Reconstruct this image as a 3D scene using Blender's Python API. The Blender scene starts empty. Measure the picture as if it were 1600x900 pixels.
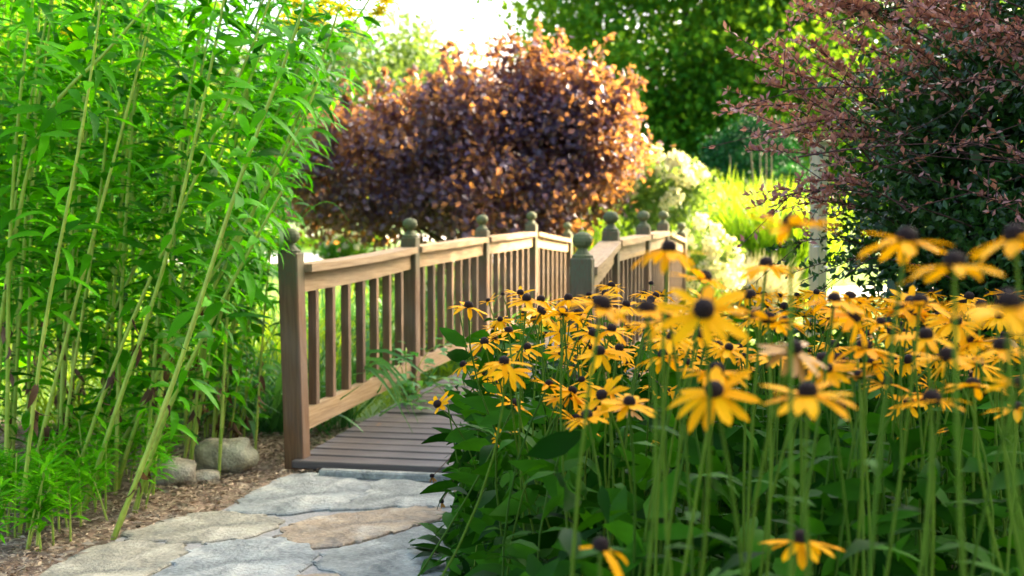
import bpy, math, random
import numpy as np
from mathutils import Matrix, Vector
random.seed(7); rng = np.random.default_rng(11)
sc = bpy.context.scene
col = sc.collection

# ------------------------------------------------------------------ camera, sky, sun, exposure
FPX, HC, HOR = 2000.0, 1.144, 346.0          # focal length in photo pixels, eye height, horizon row
PITCH = math.atan((450 - HOR) / FPX)
cd = bpy.data.cameras.new('camera'); cam = bpy.data.objects.new('camera', cd); col.objects.link(cam)
cam.location = (0, 0, HC); cam.rotation_euler = (math.pi / 2 - PITCH, 0, 0)
cd.lens = 45; cd.sensor_width = 36; cd.clip_start = .05; cd.clip_end = 2000
cd.dof.use_dof = True; cd.dof.focus_distance = 3.4; cd.dof.aperture_fstop = 4.5
sc.camera = cam
SUN_AZ, SUN_EL = math.radians(56), math.radians(26)
SUN = Vector((math.sin(SUN_AZ) * math.cos(SUN_EL), math.cos(SUN_AZ) * math.cos(SUN_EL), math.sin(SUN_EL)))
w = bpy.data.worlds.new('World'); sc.world = w; w.use_nodes = True
wn = w.node_tree; bg = wn.nodes['Background']
sky = wn.nodes.new('ShaderNodeTexSky'); sky.sky_type = 'NISHITA'; sky.sun_disc = False
sky.sun_elevation = SUN_EL; sky.sun_rotation = SUN_AZ; sky.dust_density = 7.0; sky.air_density = .75; sky.ozone_density = .4
wn.links.new(sky.outputs[0], bg.inputs[0]); bg.inputs[1].default_value = .15
ld = bpy.data.lights.new('sun', 'SUN'); ld.energy = 4.2; ld.angle = math.radians(.6); ld.color = (1, .80, .52)
sun = bpy.data.objects.new('sun', ld); col.objects.link(sun); sun.rotation_euler = SUN.to_track_quat('Z', 'Y').to_euler()
sun.location = SUN * 60
sc.view_settings.view_transform = 'Standard'; sc.view_settings.look = 'None'; sc.view_settings.gamma = 1
sc.view_settings.exposure = 2.88
sc.cycles.use_denoising = True; sc.cycles.max_bounces = 7; sc.cycles.transparent_max_bounces = 4
sc.cycles.diffuse_bounces = 4; sc.cycles.glossy_bounces = 2; sc.cycles.transmission_bounces = 4
sc.cycles.sample_clamp_indirect = 6

# ------------------------------------------------------------------ pixel rays
cp, sp = math.cos(PITCH), math.sin(PITCH)
def ray(px, py):
    a, b = (px - 800) / FPX, (450 - py) / FPX
    return np.array((a, cp + b * sp, b * cp - sp))
def at(px, py, Y):
    r = ray(px, py); return np.array((0, 0, HC)) + r * (Y / r[1])
def gnd(px, py, z=0.):
    r = ray(px, py); return np.array((0, 0, HC)) + r * ((z - HC) / r[2])

# ------------------------------------------------------------------ mesh helpers
def norm(v):
    v = np.asarray(v, float); return v / np.maximum(np.linalg.norm(v, axis=-1, keepdims=True), 1e-9)
def mk(name, V, Q, rnd=None, smooth=True):
    me = bpy.data.meshes.new(name); V = np.asarray(V, np.float32).reshape(-1, 3)
    me.vertices.add(len(V)); me.vertices.foreach_set('co', V.ravel())
    Q = np.asarray(Q, np.int32); k = Q.shape[1]
    me.loops.add(Q.size); me.loops.foreach_set('vertex_index', Q.ravel())
    me.polygons.add(len(Q)); me.polygons.foreach_set('loop_start', np.arange(len(Q), dtype=np.int32) * k)
    me.polygons.foreach_set('use_smooth', np.full(len(Q), smooth))
    a = me.attributes.new('rnd', 'FLOAT', 'POINT')
    a.data.foreach_set('value', np.asarray(rnd if rnd is not None else np.full(len(V), .5), np.float32))
    me.update(calc_edges=True)
    return me
def cat(parts):
    Vs, Qs, Rs, o = [], [], [], 0
    for V, Q, r in parts:
        Vs.append(V); Qs.append(Q + o); Rs.append(np.full(len(V), r) if np.isscalar(r) else r); o += len(V)
    return np.concatenate(Vs), np.concatenate(Qs), np.concatenate(Rs)
def frames(d, up):
    d = norm(d); up = np.broadcast_to(np.asarray(up, float), d.shape)
    x = np.cross(d, up); bad = np.linalg.norm(x, axis=1) < 1e-4
    x[bad] = np.cross(d[bad], np.array((1., .13, .07))); x = norm(x); z = np.cross(x, d)
    return np.stack([x, d, z], axis=2)
def spread(tpls, d, up, T, S, rnd):
    """many copies of small leaf templates as one vertex/face set"""
    R = frames(d, up); S = np.asarray(S, float); pick = rng.integers(0, len(tpls), len(T)); out = []
    for i, (V, Q) in enumerate(tpls):
        m = np.where(pick == i)[0]
        if not len(m): continue
        W = np.einsum('nij,vj->nvi', R[m], V) * S[m][:, None, None] + T[m][:, None, :]
        n = len(V)
        out.append((W.reshape(-1, 3), (Q[None] + (np.arange(len(m)) * n)[:, None, None]).reshape(-1, Q.shape[1]), np.repeat(rnd[m], n)))
    return cat(out)
def leaf(L, W, segs=4, fold=.25, droop=.6, shape='lance', wave=0.):
    t = np.linspace(0, 1, segs + 1)
    p = {'lance': np.sin(np.pi * t ** .75), 'ovate': np.sin(np.pi * t ** .58), 'petal': np.sqrt(np.minimum(1, t * 2.2 + .12)) * np.sqrt(np.maximum(0, 1 - t ** 7)),
         'strap': np.minimum(1, 2.2 * (1 - t)) ** .7, 'obov': np.sin(np.pi * t ** 1.5)}[shape]
    p = np.maximum(p, .04); h = W / 2 * p
    a = -droop * t; dy = np.cos(a) / segs * L; dz = np.sin(a) / segs * L
    y = np.concatenate([[0], np.cumsum(dy[:-1])]); z = np.concatenate([[0], np.cumsum(dz[:-1])])
    wv = wave * W * np.sin(t * 9)
    V = np.stack([np.stack([-h, y, z + fold * h + wv], 1), np.stack([0 * h, y, z], 1), np.stack([h, y, z + fold * h - wv], 1)], 1).reshape(-1, 3)
    Q = []
    for i in range(segs):
        for j in range(2): a0 = i * 3 + j; Q.append((a0, a0 + 1, a0 + 4, a0 + 3))
    return V, np.array(Q)
DIAMOND = [(np.array([(0, 0, 0), (.36, .5, .1), (0, 1, -.08), (-.36, .45, .08)], float), np.array([(0, 1, 2, 3)]))]
def tube(P, rad, sides=6):
    P = np.asarray(P, float); n = len(P); rad = np.broadcast_to(rad, n); T = norm(np.gradient(P, axis=0))
    ref = np.array((.31, .17, .93)) if abs(T[0][2]) < .8 else np.array((.93, .3, .1)); V = []
    for i in range(n):
        x = norm(np.cross(T[i], ref)); y = np.cross(T[i], x)
        for k in range(sides):
            q = 2 * math.pi * k / sides; V.append(P[i] + rad[i] * (x * math.cos(q) + y * math.sin(q)))
    Q = [(i * sides + k, i * sides + (k + 1) % sides, (i + 1) * sides + (k + 1) % sides, (i + 1) * sides + k) for i in range(n - 1) for k in range(sides)]
    return np.array(V), np.array(Q)
def bez(a, b, c, n=8):
    t = np.linspace(0, 1, n)[:, None]; return (1 - t) ** 2 * np.asarray(a) + 2 * t * (1 - t) * np.asarray(b) + t ** 2 * np.asarray(c)
def rand_dirs(n, zmin=-1., zmax=1.):
    z = rng.uniform(zmin, zmax, n); q = rng.uniform(0, 2 * np.pi, n); s = np.sqrt(1 - z * z)
    return np.stack([s * np.cos(q), s * np.sin(q), z], 1)
def box(l, wd, h, bev=.004):
    """box along local X, starting at 0, centred on Y and Z, bevelled"""
    import bmesh
    bm = bmesh.new(); bmesh.ops.create_cube(bm, size=1)
    for v in bm.verts: v.co = ((v.co.x + .5) * l, v.co.y * wd, v.co.z * h)
    if bev: bmesh.ops.bevel(bm, geom=bm.edges[:], offset=bev, segments=1, affect='EDGES')
    me = bpy.data.meshes.new('board'); bm.to_mesh(me); bm.free(); return me

# ------------------------------------------------------------------ object helpers
def put(name, me, mat, parent=None, M=None, loc=None):
    o = bpy.data.objects.new(name, me); col.objects.link(o)
    if mat and not me.materials: me.materials.append(mat)
    if parent is not None: o.parent = parent
    if M is not None: o.matrix_basis = M
    if loc is not None: o.location = loc
    return o
def tag(o, label=None, cat_=None, group=None, kind=None):
    if label: o['label'] = label
    if cat_: o['category'] = cat_
    if group: o['group'] = group
    if kind: o['kind'] = kind
    return o
def thing(name, loc, label, cat_, group=None):
    o = bpy.data.objects.new(name, None); col.objects.link(o); o.location = loc; o.empty_display_size = .1
    return tag(o, label, cat_, group)
def m4(R, T, s=1.):
    M = Matrix.Identity(4)
    for i in range(3):
        for j in range(3): M[i][j] = float(R[i][j]) * s
        M[i][3] = float(T[i])
    return M

# ------------------------------------------------------------------ materials
def mat_new(name):
    m = bpy.data.materials.new(name); m.use_nodes = True; nt = m.node_tree
    return m, nt, nt.nodes['Principled BSDF'], nt.nodes['Material Output']
def N(nt, t, **kw):
    n = nt.nodes.new(t)
    for k, v in kw.items(): setattr(n, k, v)
    return n
def mixc(nt, f, a, b, mode='MIX'):
    n = N(nt, 'ShaderNodeMix', data_type='RGBA', blend_type=mode)
    for i, v in ((0, f), (6, a), (7, b)):
        if hasattr(v, 'links') or hasattr(v, 'is_linked'): nt.links.new(v, n.inputs[i])
        else: n.inputs[i].default_value = v if i == 0 else (*v, 1)
    return n.outputs[2]
def noise(nt, scale, detail=4, vec=None, rough=.6):
    n = N(nt, 'ShaderNodeTexNoise'); n.inputs['Scale'].default_value = scale; n.inputs['Detail'].default_value = detail; n.inputs['Roughness'].default_value = rough
    if vec: nt.links.new(vec, n.inputs['Vector'])
    return n.outputs[0]
def ramp(nt, f, stops):
    n = N(nt, 'ShaderNodeValToRGB'); nt.links.new(f, n.inputs[0]); e = n.color_ramp.elements
    while len(e) < len(stops): e.new(.5)
    for i, (p, c) in enumerate(stops): e[i].position = p; e[i].color = (*c, 1) if len(c) == 3 else c
    return n.outputs[0]
def mapping(nt, scale, src='Object'):
    tc = N(nt, 'ShaderNodeTexCoord'); mp = N(nt, 'ShaderNodeMapping'); mp.inputs['Scale'].default_value = scale
    nt.links.new(tc.outputs[src], mp.inputs['Vector']); return mp.outputs[0]
def bump(nt, p, h, strength=.3, dist=.01):
    b = N(nt, 'ShaderNodeBump'); b.inputs['Strength'].default_value = strength; b.inputs['Distance'].default_value = dist
    nt.links.new(h, b.inputs['Height']); nt.links.new(b.outputs[0], p.inputs['Normal'])
def leaf_mat(name, c1, c2, tr=.35, trc=None, rough=.5, spec=.35, scale=30):
    m, nt, p, out = mat_new(name)
    at_ = N(nt, 'ShaderNodeAttribute', attribute_name='rnd'); oi = N(nt, 'ShaderNodeObjectInfo')
    ad = N(nt, 'ShaderNodeMath', operation='ADD'); nt.links.new(at_.outputs['Fac'], ad.inputs[0]); nt.links.new(oi.outputs['Random'], ad.inputs[1])
    fr = N(nt, 'ShaderNodeMath', operation='FRACT'); nt.links.new(ad.outputs[0], fr.inputs[0])
    c = mixc(nt, fr.outputs[0], c1, c2)
    nz = noise(nt, scale, 3); v = ramp(nt, nz, [(.3, (.72, .72, .72)), (.7, (1.15, 1.15, 1.1))]); c = mixc(nt, 1., c, v, 'MULTIPLY')
    nt.links.new(c, p.inputs['Base Color']); p.inputs['Roughness'].default_value = rough; p.inputs['Specular IOR Level'].default_value = spec
    if tr > 0:
        t = N(nt, 'ShaderNodeBsdfTranslucent')
        if trc: nt.links.new(mixc(nt, 1., v, trc, 'MULTIPLY'), t.inputs[0])
        else: nt.links.new(mixc(nt, 1., c, (1.5, 1.45, .8), 'MULTIPLY'), t.inputs[0])
        mx = N(nt, 'ShaderNodeMixShader'); mx.inputs[0].default_value = tr
        nt.links.new(p.outputs[0], mx.inputs[1]); nt.links.new(t.outputs[0], mx.inputs[2]); nt.links.new(mx.outputs[0], out.inputs[0])
    return m
def wood_mat(name, dark, light, moss=None, moss_from=9., rough=.75):
    m, nt, p, out = mat_new(name)
    v = mapping(nt, (1.5, 28, 28)); g = noise(nt, 3, 6, v)
    big = noise(nt, 2.2, 3, mapping(nt, (1, 3, 3)))
    oi = N(nt, 'ShaderNodeObjectInfo')
    c = ramp(nt, g, [(.3, dark), (.68, light)])
    rv = ramp(nt, oi.outputs['Random'], [(0, (.78, .78, .8)), (1, (1.15, 1.1, 1.04))]); c = mixc(nt, 1., c, rv, 'MULTIPLY')
    gm = ramp(nt, big, [(.42, (0, 0, 0)), (.72, (.32, .32, .32))]); c = mixc(nt, gm, c, (.20, .18, .155))
    if moss:
        tc = N(nt, 'ShaderNodeTexCoord'); sx = N(nt, 'ShaderNodeSeparateXYZ'); nt.links.new(tc.outputs['Object'], sx.inputs[0])
        mr = N(nt, 'ShaderNodeMapRange'); mr.inputs[1].default_value = moss_from; mr.inputs[2].default_value = moss_from + .12
        nt.links.new(sx.outputs[0], mr.inputs[0]); ml = N(nt, 'ShaderNodeMath', operation='MULTIPLY'); nt.links.new(mr.outputs[0], ml.inputs[0])
        nt.links.new(ramp(nt, noise(nt, 40, 4), [(.35, (.1, .1, .1)), (.6, (1, 1, 1))]), ml.inputs[1])
        c = mixc(nt, ml.outputs[0], c, moss)
    nt.links.new(c, p.inputs['Base Color']); p.inputs['Roughness'].default_value = rough; p.inputs['Specular IOR Level'].default_value = .25
    bump(nt, p, g, .45, .004); return m
def plain(name, c, rough=.7, var=.25, scale=20, spec=.3, bmp=.2):
    m, nt, p, out = mat_new(name); nz = noise(nt, scale, 5)
    v = ramp(nt, nz, [(.3, (1 - var,) * 3), (.7, (1 + var,) * 3)])
    nt.links.new(mixc(nt, 1., c, v, 'MULTIPLY'), p.inputs['Base Color']); p.inputs['Roughness'].default_value = rough; p.inputs['Specular IOR Level'].default_value = spec
    if bmp: bump(nt, p, nz, bmp, .01)
    return m

M_WILLOW = leaf_mat('willow_leaf', (.010, .105, .001), (.105, .44, .002), .48, rough=.5, spec=.08)
M_STALK = leaf_mat('stalk', (.27, .42, .035), (.44, .52, .08), 0, rough=.5)
M_SHOOT = leaf_mat('shoot_leaf', (.06, .30, .002), (.15, .48, .004), .42, spec=.08)
M_DEAD = leaf_mat('dead_leaf', (.06, .028, .012), (.15, .08, .035), .15, rough=.8)
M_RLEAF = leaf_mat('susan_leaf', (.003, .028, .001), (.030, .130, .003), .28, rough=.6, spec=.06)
M_RSTEM = leaf_mat('susan_stem', (.028, .085, .006), (.10, .18, .015), 0, spec=.1)
M_PETAL = leaf_mat('petal', (.88, .355, .001), (.93, .49, .002), .34, (1., .46, .002), rough=.6, spec=.06, scale=60)
M_CONE = plain('cone', (.018, .009, .008), .8, .5, 300, .2, .6)
M_DRYPETAL = leaf_mat('dry_petal', (.30, .13, .01), (.45, .22, .02), .2)
M_BARB_G = leaf_mat('barberry_green', (.008, .042, .006), (.028, .095, .012), .2, rough=.35, spec=.5)
M_BARB_R = leaf_mat('barberry_red', (.24, .085, .085), (.44, .21, .175), .3, rough=.4, spec=.4)
M_TWIG = plain('twig', (.055, .022, .02), .8, .3, 40)
M_BARK = plain('bark', (.07, .05, .035), .9, .4, 12)
M_PURPLE = leaf_mat('burgundy_leaf', (.028, .020, .060), (.085, .060, .125), .27, (.80, .36, .07), rough=.4, spec=.5, scale=6)
M_TREE = leaf_mat('tree_leaf', (.016, .10, .010), (.045, .21, .014), .45, (.27, .48, .012), spec=.1, scale=1.2)
M_TREE2 = leaf_mat('tree_leaf_light', (.05, .14, .03), (.09, .20, .04), .4, (.25, .38, .04), scale=1.2)
M_YEW = leaf_mat('clipped_leaf', (.008, .065, .018), (.018, .10, .024), .15, spec=.1, scale=3)
M_CONIF = leaf_mat('conifer_leaf', (.02, .13, .02), (.04, .18, .025), .2, scale=5)
M_GRASS = leaf_mat('tall_grass', (.11, .28, .006), (.20, .38, .012), .45, (.42, .62, .015), scale=3)
M_LAWNB = leaf_mat('lawn_blade', (.07, .20, .015), (.14, .28, .03), .4, (.30, .45, .03), scale=1)
M_PALEG = leaf_mat('pale_grass', (.32, .30, .22), (.42, .40, .30), .3)
M_STRAP = leaf_mat('strap_leaf', (.035, .15, .03), (.09, .26, .05), .3)
M_VINE = leaf_mat('vine_leaf', (.045, .22, .04), (.09, .30, .05), .35)
M_WHITE = leaf_mat('white_bloom', (.72, .68, .48), (.85, .82, .66), .3, scale=20)
M_YELLOW = leaf_mat('yellow_bloom', (.82, .62, .005), (.9, .72, .01), .3, (.95, .78, .02), spec=.1)
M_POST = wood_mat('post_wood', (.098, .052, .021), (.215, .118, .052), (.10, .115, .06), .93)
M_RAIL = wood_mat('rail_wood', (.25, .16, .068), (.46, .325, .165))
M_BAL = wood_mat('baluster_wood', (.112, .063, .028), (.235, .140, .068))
M_PLANK = wood_mat('deck_wood', (.044, .037, .032), (.100, .087, .076), rough=.5)
M_FINIAL = wood_mat('finial_wood', (.075, .085, .035), (.16, .17, .075), (.10, .125, .045), .0)

# ------------------------------------------------------------------ setting
def sheet(name, pts, z, mat, kind='structure', n=None):
    me = bpy.data.meshes.new(name); me.from_pydata([(p[0], p[1], z) for p in pts], [], [list(range(len(pts)))]); me.update()
    return tag(put(name, me, mat), kind=kind)
m, nt, p, _ = mat_new('lawn_soil')
g1 = noise(nt, .35, 6); g2 = noise(nt, 14, 5)
c = mixc(nt, .5, ramp(nt, g1, [(.35, (.055, .13, .015)), (.65, (.11, .20, .025))]), ramp(nt, g2, [(.3, (.05, .12, .015)), (.7, (.12, .22, .03))]))
nt.links.new(c, p.inputs['Base Color']); p.inputs['Roughness'].default_value = .9; bump(nt, p, g2, .6, .04); M_LAWN = m
sheet('ground', [(-400, -40), (400, -40), (400, 900), (-400, 900)], -.03, M_LAWN)
m, nt, p, _ = mat_new('mulch')
g1 = noise(nt, 3, 5); g2 = noise(nt, 70, 5)
c = mixc(nt, .6, ramp(nt, g1, [(.3, (.15, .095, .055)), (.7, (.30, .20, .12))]), ramp(nt, g2, [(.3, (.10, .062, .036)), (.7, (.38, .26, .16))]))
nt.links.new(c, p.inputs['Base Color']); p.inputs['Roughness'].default_value = .95; bump(nt, p, g2, .8, .02); M_MULCH = m
sheet('mulch_bed', [(-4, .2), (5.0, .2), (5.0, 7.6), (.9, 7.6), (.25, 5.7), (-1.06, 5.98), (-1.2, 7.0), (-4, 7.4)], -.004, M_MULCH)
M_PALE = plain('pale_concrete', (.62, .59, .53), .85, .12, 2)
sheet('driveway', [(-60, 36), (2.5, 36), (3.5, 47), (-60, 47)], -.022, M_PALE)
sheet('far_road', [(-120, 78), (10, 78), (10, 115), (-120, 115)], -.022, M_PALE)
sheet('garden_path', [(.55, 13.0), (1.75, 12.75), (2.6, 15.5), (5.2, 19.5), (12, 23), (12, 25.5), (4.2, 22), (1.5, 17)], -.018, plain('gravel', (.46, .43, .38), .9, .3, 60))
# low bank that carries the far path planting
# ------------------------------------------------------------------ flagstone path
m, nt, p, _ = mat_new('mortar'); g = noise(nt, 130, 5)
nt.links.new(ramp(nt, g, [(.3, (.19, .19, .165)), (.7, (.33, .32, .28))]), p.inputs['Base Color']); p.inputs['Roughness'].default_value = .95; bump(nt, p, g, .7, .006)
pathpx = [(455, 741), (750, 752), (790, 800), (760, 905), (800, 1300), (-200, 1300), (60, 902), (200, 836), (345, 800)]
path = sheet('flagstone_path', [gnd(*q)[:2] for q in pathpx], .004, m)
def stone_mat(name, c1, c2, c3):
    m, nt, p, _ = mat_new(name); v = mapping(nt, (1, 1, 1)); a = noise(nt, 4, 7, v, .65); b = noise(nt, 11, 6, v, .7); f = noise(nt, 90, 4, v)
    c = ramp(nt, a, [(.34, c1), (.5, c2), (.66, c3)]); c = mixc(nt, 1., c, ramp(nt, b, [(.35, (.64, .65, .65)), (.48, (1, 1, 1)), (.65, (1.3, 1.3, 1.28))]), 'MULTIPLY')
    c = mixc(nt, .35, c, mixc(nt, 1., c, ramp(nt, f, [(.3, (.5, .5, .5)), (.7, (1.4, 1.4, 1.4))]), 'MULTIPLY'))
    nt.links.new(c, p.inputs['Base Color']); p.inputs['Roughness'].default_value = .7; p.inputs['Specular IOR Level'].default_value = .35
    h = N(nt, 'ShaderNodeMath', operation='MULTIPLY_ADD'); nt.links.new(ramp(nt, b, [(.40, (0, 0, 0)), (.47, (.5, .5, .5)), (.58, (1, 1, 1))]), h.inputs[0]); h.inputs[1].default_value = .8; nt.links.new(f, h.inputs[2])
    bump(nt, p, h.outputs[0], .6, .014); return m
S_GREY = stone_mat('slate_grey', (.14, .16, .145), (.25, .27, .24), (.39, .385, .32))
S_BLUE = stone_mat('slate_blue', (.14, .155, .135), (.255, .265, .22), (.39, .385, .32))
S_TAN = stone_mat('slate_tan', (.165, .17, .13), (.285, .265, .185), (.42, .39, .29))
S_RUST = stone_mat('slate_rust', (.20, .175, .13), (.33, .245, .145), (.38, .335, .25))
zx = lambda x, y: (60 + x / 2.286, 640 + y / 2.286)
stones = [([(668, 362), (905, 232), (1175, 256), (1168, 318), (1010, 368), (790, 382)], S_GREY), ([(1192, 258), (1420, 276), (1560, 330), (1470, 352), (1300, 352), (1030, 370), (1182, 325)], S_BLUE),
    ([(878, 462), (900, 425), (1010, 392), (1290, 362), (1420, 362), (1432, 395), (1300, 435), (1120, 488), (1000, 502)], S_RUST),
    ([(268, 468), (570, 376), (780, 390), (852, 402), (840, 430), (700, 474), (520, 482)], S_TAN), ([(40, 588), (255, 476), (515, 494), (500, 540), (400, 600), (-80, 760), (-330, 800)], S_TAN),
    ([(452, 592), (560, 504), (700, 486), (850, 470), (985, 512), (965, 562), (860, 620), (640, 670), (380, 690)], S_GREY),
    ([(1010, 580), (1030, 515), (1140, 498), (1330, 446), (1480, 410), (1640, 450), (1600, 600), (1300, 640)], S_BLUE),
    ([(900, 625), (1000, 600), (1300, 660), (1560, 620), (1540, 900), (800, 900)], S_RUST), ([(330, 720), (640, 690), (850, 640), (770, 900), (200, 950)], S_GREY), ([(-360, 830), (-80, 780), (300, 715), (150, 960), (-500, 1050)], S_BLUE)]
for k, (pp, sm) in enumerate(stones):
    P = np.array([gnd(*zx(*q))[:2] for q in pp]); c0 = P.mean(0)
    P = c0 + (P - c0) * 1.09
    for _ in range(3):
        P = np.stack([.78 * P + .22 * np.roll(P, -1, 0), .22 * P + .78 * np.roll(P, -1, 0)], 1).reshape(-1, 2)
    n = len(P); P = P + rng.normal(0, .009, P.shape) + .012 * np.sin(np.arange(n) * 1.3 + k)[:, None]; inn = c0 + (P - c0) * .965; inn2 = c0 + (P - c0) * .6
    hz = lambda q, a: a + .003 * np.sin(q[:, 0] * 7 + k) * np.cos(q[:, 1] * 5)
    V = np.concatenate([np.c_[P, np.full(n, -.01)], np.c_[P, hz(P, .010)], np.c_[inn, hz(inn, .0145)], np.c_[inn2, hz(inn2, .016)], [[*c0, .016]]]) - [*c0, 0]
    i = np.arange(n); j = (i + 1) % n
    Q = np.concatenate([np.c_[i + a * n, j + a * n, j + (a + 1) * n, i + (a + 1) * n] for a in range(3)] + [np.c_[i + 3 * n, j + 3 * n, np.full(n, 4 * n), np.full(n, 4 * n)]])
    me = bpy.data.meshes.new('flagstone'); me.from_pydata(V.tolist(), [], [list(dict.fromkeys(q)) for q in Q.tolist()]); me.update()
    put('flagstone', me, sm, path, loc=(*c0, 0))
# threshold strip between path and deck
a, b = gnd(500, 746), gnd(748, 757); L = np.linalg.norm(b - a)
ths = put('threshold_stone', box(L, .05, .04, .008), S_BLUE, path); ths.location = (*a[:2], .02); ths.rotation_euler = (0, 0, math.atan2(*(b - a)[[1, 0]]))

# ------------------------------------------------------------------ footbridge
ax = norm(np.array((.39, 1.77, 0))); pr = np.array((ax[1], -ax[0], 0.)); STEP = math.hypot(.39, 1.77)
L0 = np.array((-1.0, 5.90, 0.))
bridge = thing('footbridge', (L0[0] + .6, L0[1], 0), 'arched brown timber footbridge with ball topped posts and square balusters', 'bridge')
B0 = np.array(bridge.location)
WID = [1.34, 1.21, 1.19, 1.15, 1.15]
Lp = [L0 + ax * STEP * k for k in range(5)]; Rp = [Lp[k] + pr * WID[k] for k in range(5)]
DECK = lambda s: .04 + .085 * max(0., 1 - ((s / STEP - 2.3) / 2.5) ** 2)      # deck height along the axis
CAP = {0: [1.0, 1.05, 1.08, 1.115, 1.02], 1: [.985, 1.09, 1.105, 1.12, 1.02]}
RT = {0: [.945, .993, 1.03, 1.055, .965], 1: [.94, 1.035, 1.05, 1.062, .965]}
# lathe finial (faceted ball on a square neck)
prof = [(.0, .0), (.047, .0), (.047, .012), (.036, .018), (.030, .026), (.022, .036), (.020, .044), (.026, .048), (.038, .058), (.0455, .074), (.0445, .088), (.036, .103), (.020, .113), (.0, .117)]
ns = 12; V = []; Q = []
for (r, z) in prof:
    for k in range(ns): q = 2 * math.pi * k / ns; V.append((z, max(r, .0005) * math.cos(q), max(r, .0005) * math.sin(q)))
for i in range(len(prof) - 1):
    for k in range(ns): Q.append((i * ns + k, i * ns + (k + 1) % ns, (i + 1) * ns + (k + 1) % ns, (i + 1) * ns + k))
FIN = mk('finial', V, Q, smooth=False)
YAW = math.atan2(ax[1], ax[0])
UP = Matrix.Rotation(-math.pi / 2, 4, 'Y')                                  # local X points up
def upright(p, z0, yaw, lean=0.):
    return Matrix.Translation(Vector((p[0], p[1], z0)) - Vector(B0)) @ Matrix.Rotation(lean, 4, 'Y') @ Matrix.Rotation(yaw, 4, 'Z') @ UP
for side, PP in ((0, Lp), (1, Rp)):
    for k, p in enumerate(PP):
        z0 = -.15; h = CAP[side][k] - z0
        lean = math.radians(-1.4) if (side, k) == (0, 0) else 0
        if lean: p = p + np.array((.008, 0, 0))
        po = put('post', box(h, .095, .095, .006), M_POST, bridge, upright(p, z0, YAW, lean))
        f = put('finial', FIN, M_FINIAL, po); f.location = (h - .002, 0, 0)
BAL = {}
def swept(L, z0, z1, sag, wd, th, n=8):
    """board along local X between two heights with a shallow hanging curve"""
    V = []; Q = []
    for i in range(n + 1):
        t = i / n; z = z0 + (z1 - z0) * t - sag * 4 * t * (1 - t)
        for (y, q) in ((-wd / 2, 0), (wd / 2, 0), (wd / 2, -th), (-wd / 2, -th)): V.append((t * L, y, z + q))
    for i in range(n):
        for k in range(4): Q.append((i * 4 + k, i * 4 + (k + 1) % 4, (i + 1) * 4 + (k + 1) % 4, (i + 1) * 4 + k))
    Q += [(3, 2, 1, 0), (n * 4, n * 4 + 1, n * 4 + 2, n * 4 + 3)]
    return mk('board', V, Q, smooth=False)
for side, PP in ((0, Lp), (1, Rp)):
    for k in range(4):
        a, b = PP[k], PP[k + 1]; d = b - a; Ls = np.linalg.norm(d); u = d / Ls; yaw = math.atan2(u[1], u[0]); inn = .05
        za, zb = RT[side][k], RT[side][k + 1]; dz = (zb - za) / Ls; Lr = Ls - 2 * inn
        za2, zb2 = za + dz * inn, zb - dz * inn; sag = .009 if k == 0 else .003
        M0 = Matrix.Translation(Vector(a + u * inn) - Vector(B0)) @ Matrix.Rotation(yaw, 4, 'Z')
        put('top_rail', swept(Lr, za2, zb2, sag, .125, .036), M_RAIL, bridge, M0)
        put('rail_board', swept(Lr, za2 - .038, zb2 - .038, sag, .042, .092), M_RAIL, bridge, M0)
        da, db = DECK(k * STEP), DECK((k + 1) * STEP)
        put('bottom_rail', swept(Lr, da + .21, db + .21, 0, .042, .10), M_RAIL, bridge, M0)
        nb = 8
        for i in range(1, nb):
            t = i / nb; pz = a + d * t; zt = za2 + (zb2 - za2) * t - sag * 4 * t * (1 - t) - .125; zb_ = da + (db - da) * t + .208
            key = round(zt - zb_, 2)
            if key not in BAL: BAL[key] = box(key, .042, .042, .003)
            put('baluster', BAL[key], M_BAL, bridge, upright(pz, zb_, yaw))
npl = int(4 * STEP / .142)
PLK = [box(1, .136, .036, .004) for _ in range(1)]
for i in range(npl + 1):
    s = i * .142 - .02; t = min(max(s / STEP, 0), 3.999); k = int(t); W = WID[k] + (WID[k + 1] - WID[k]) * (t - k) - .02
    p0 = L0 + ax * s + pr * .01
    M0 = Matrix.Translation(Vector((p0[0], p0[1], DECK(s) - .018 + rng.normal(0, .0012))) - Vector(B0)) @ Matrix.Rotation(math.atan2(pr[1], pr[0]) + rng.normal(0, .002), 4, 'Z')
    put('plank', box(W, 0.1385 + rng.uniform(-.002, .0015), .036, .004), M_PLANK, bridge, M0)
for off in (.08, 1.08):
    a = L0 + pr * off; n = 10
    M0 = Matrix.Translation(Vector(a) - Vector(B0)) @ Matrix.Rotation(YAW, 4, 'Z'); V = []; Q = []
    for i in range(n + 1):
        s = i / n * 4 * STEP; z = DECK(s) - .040
        for y, q in ((-.02, 0), (.02, 0), (.02, -.12), (-.02, -.12)): V.append((s, y, z + q))
    for i in range(n):
        for q in range(4): Q.append((i * 4 + q, i * 4 + (q + 1) % 4, (i + 1) * 4 + (q + 1) % 4, (i + 1) * 4 + q))
    put('stringer', mk('stringer', V, Q, smooth=False), M_PLANK, bridge, M0)

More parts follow.
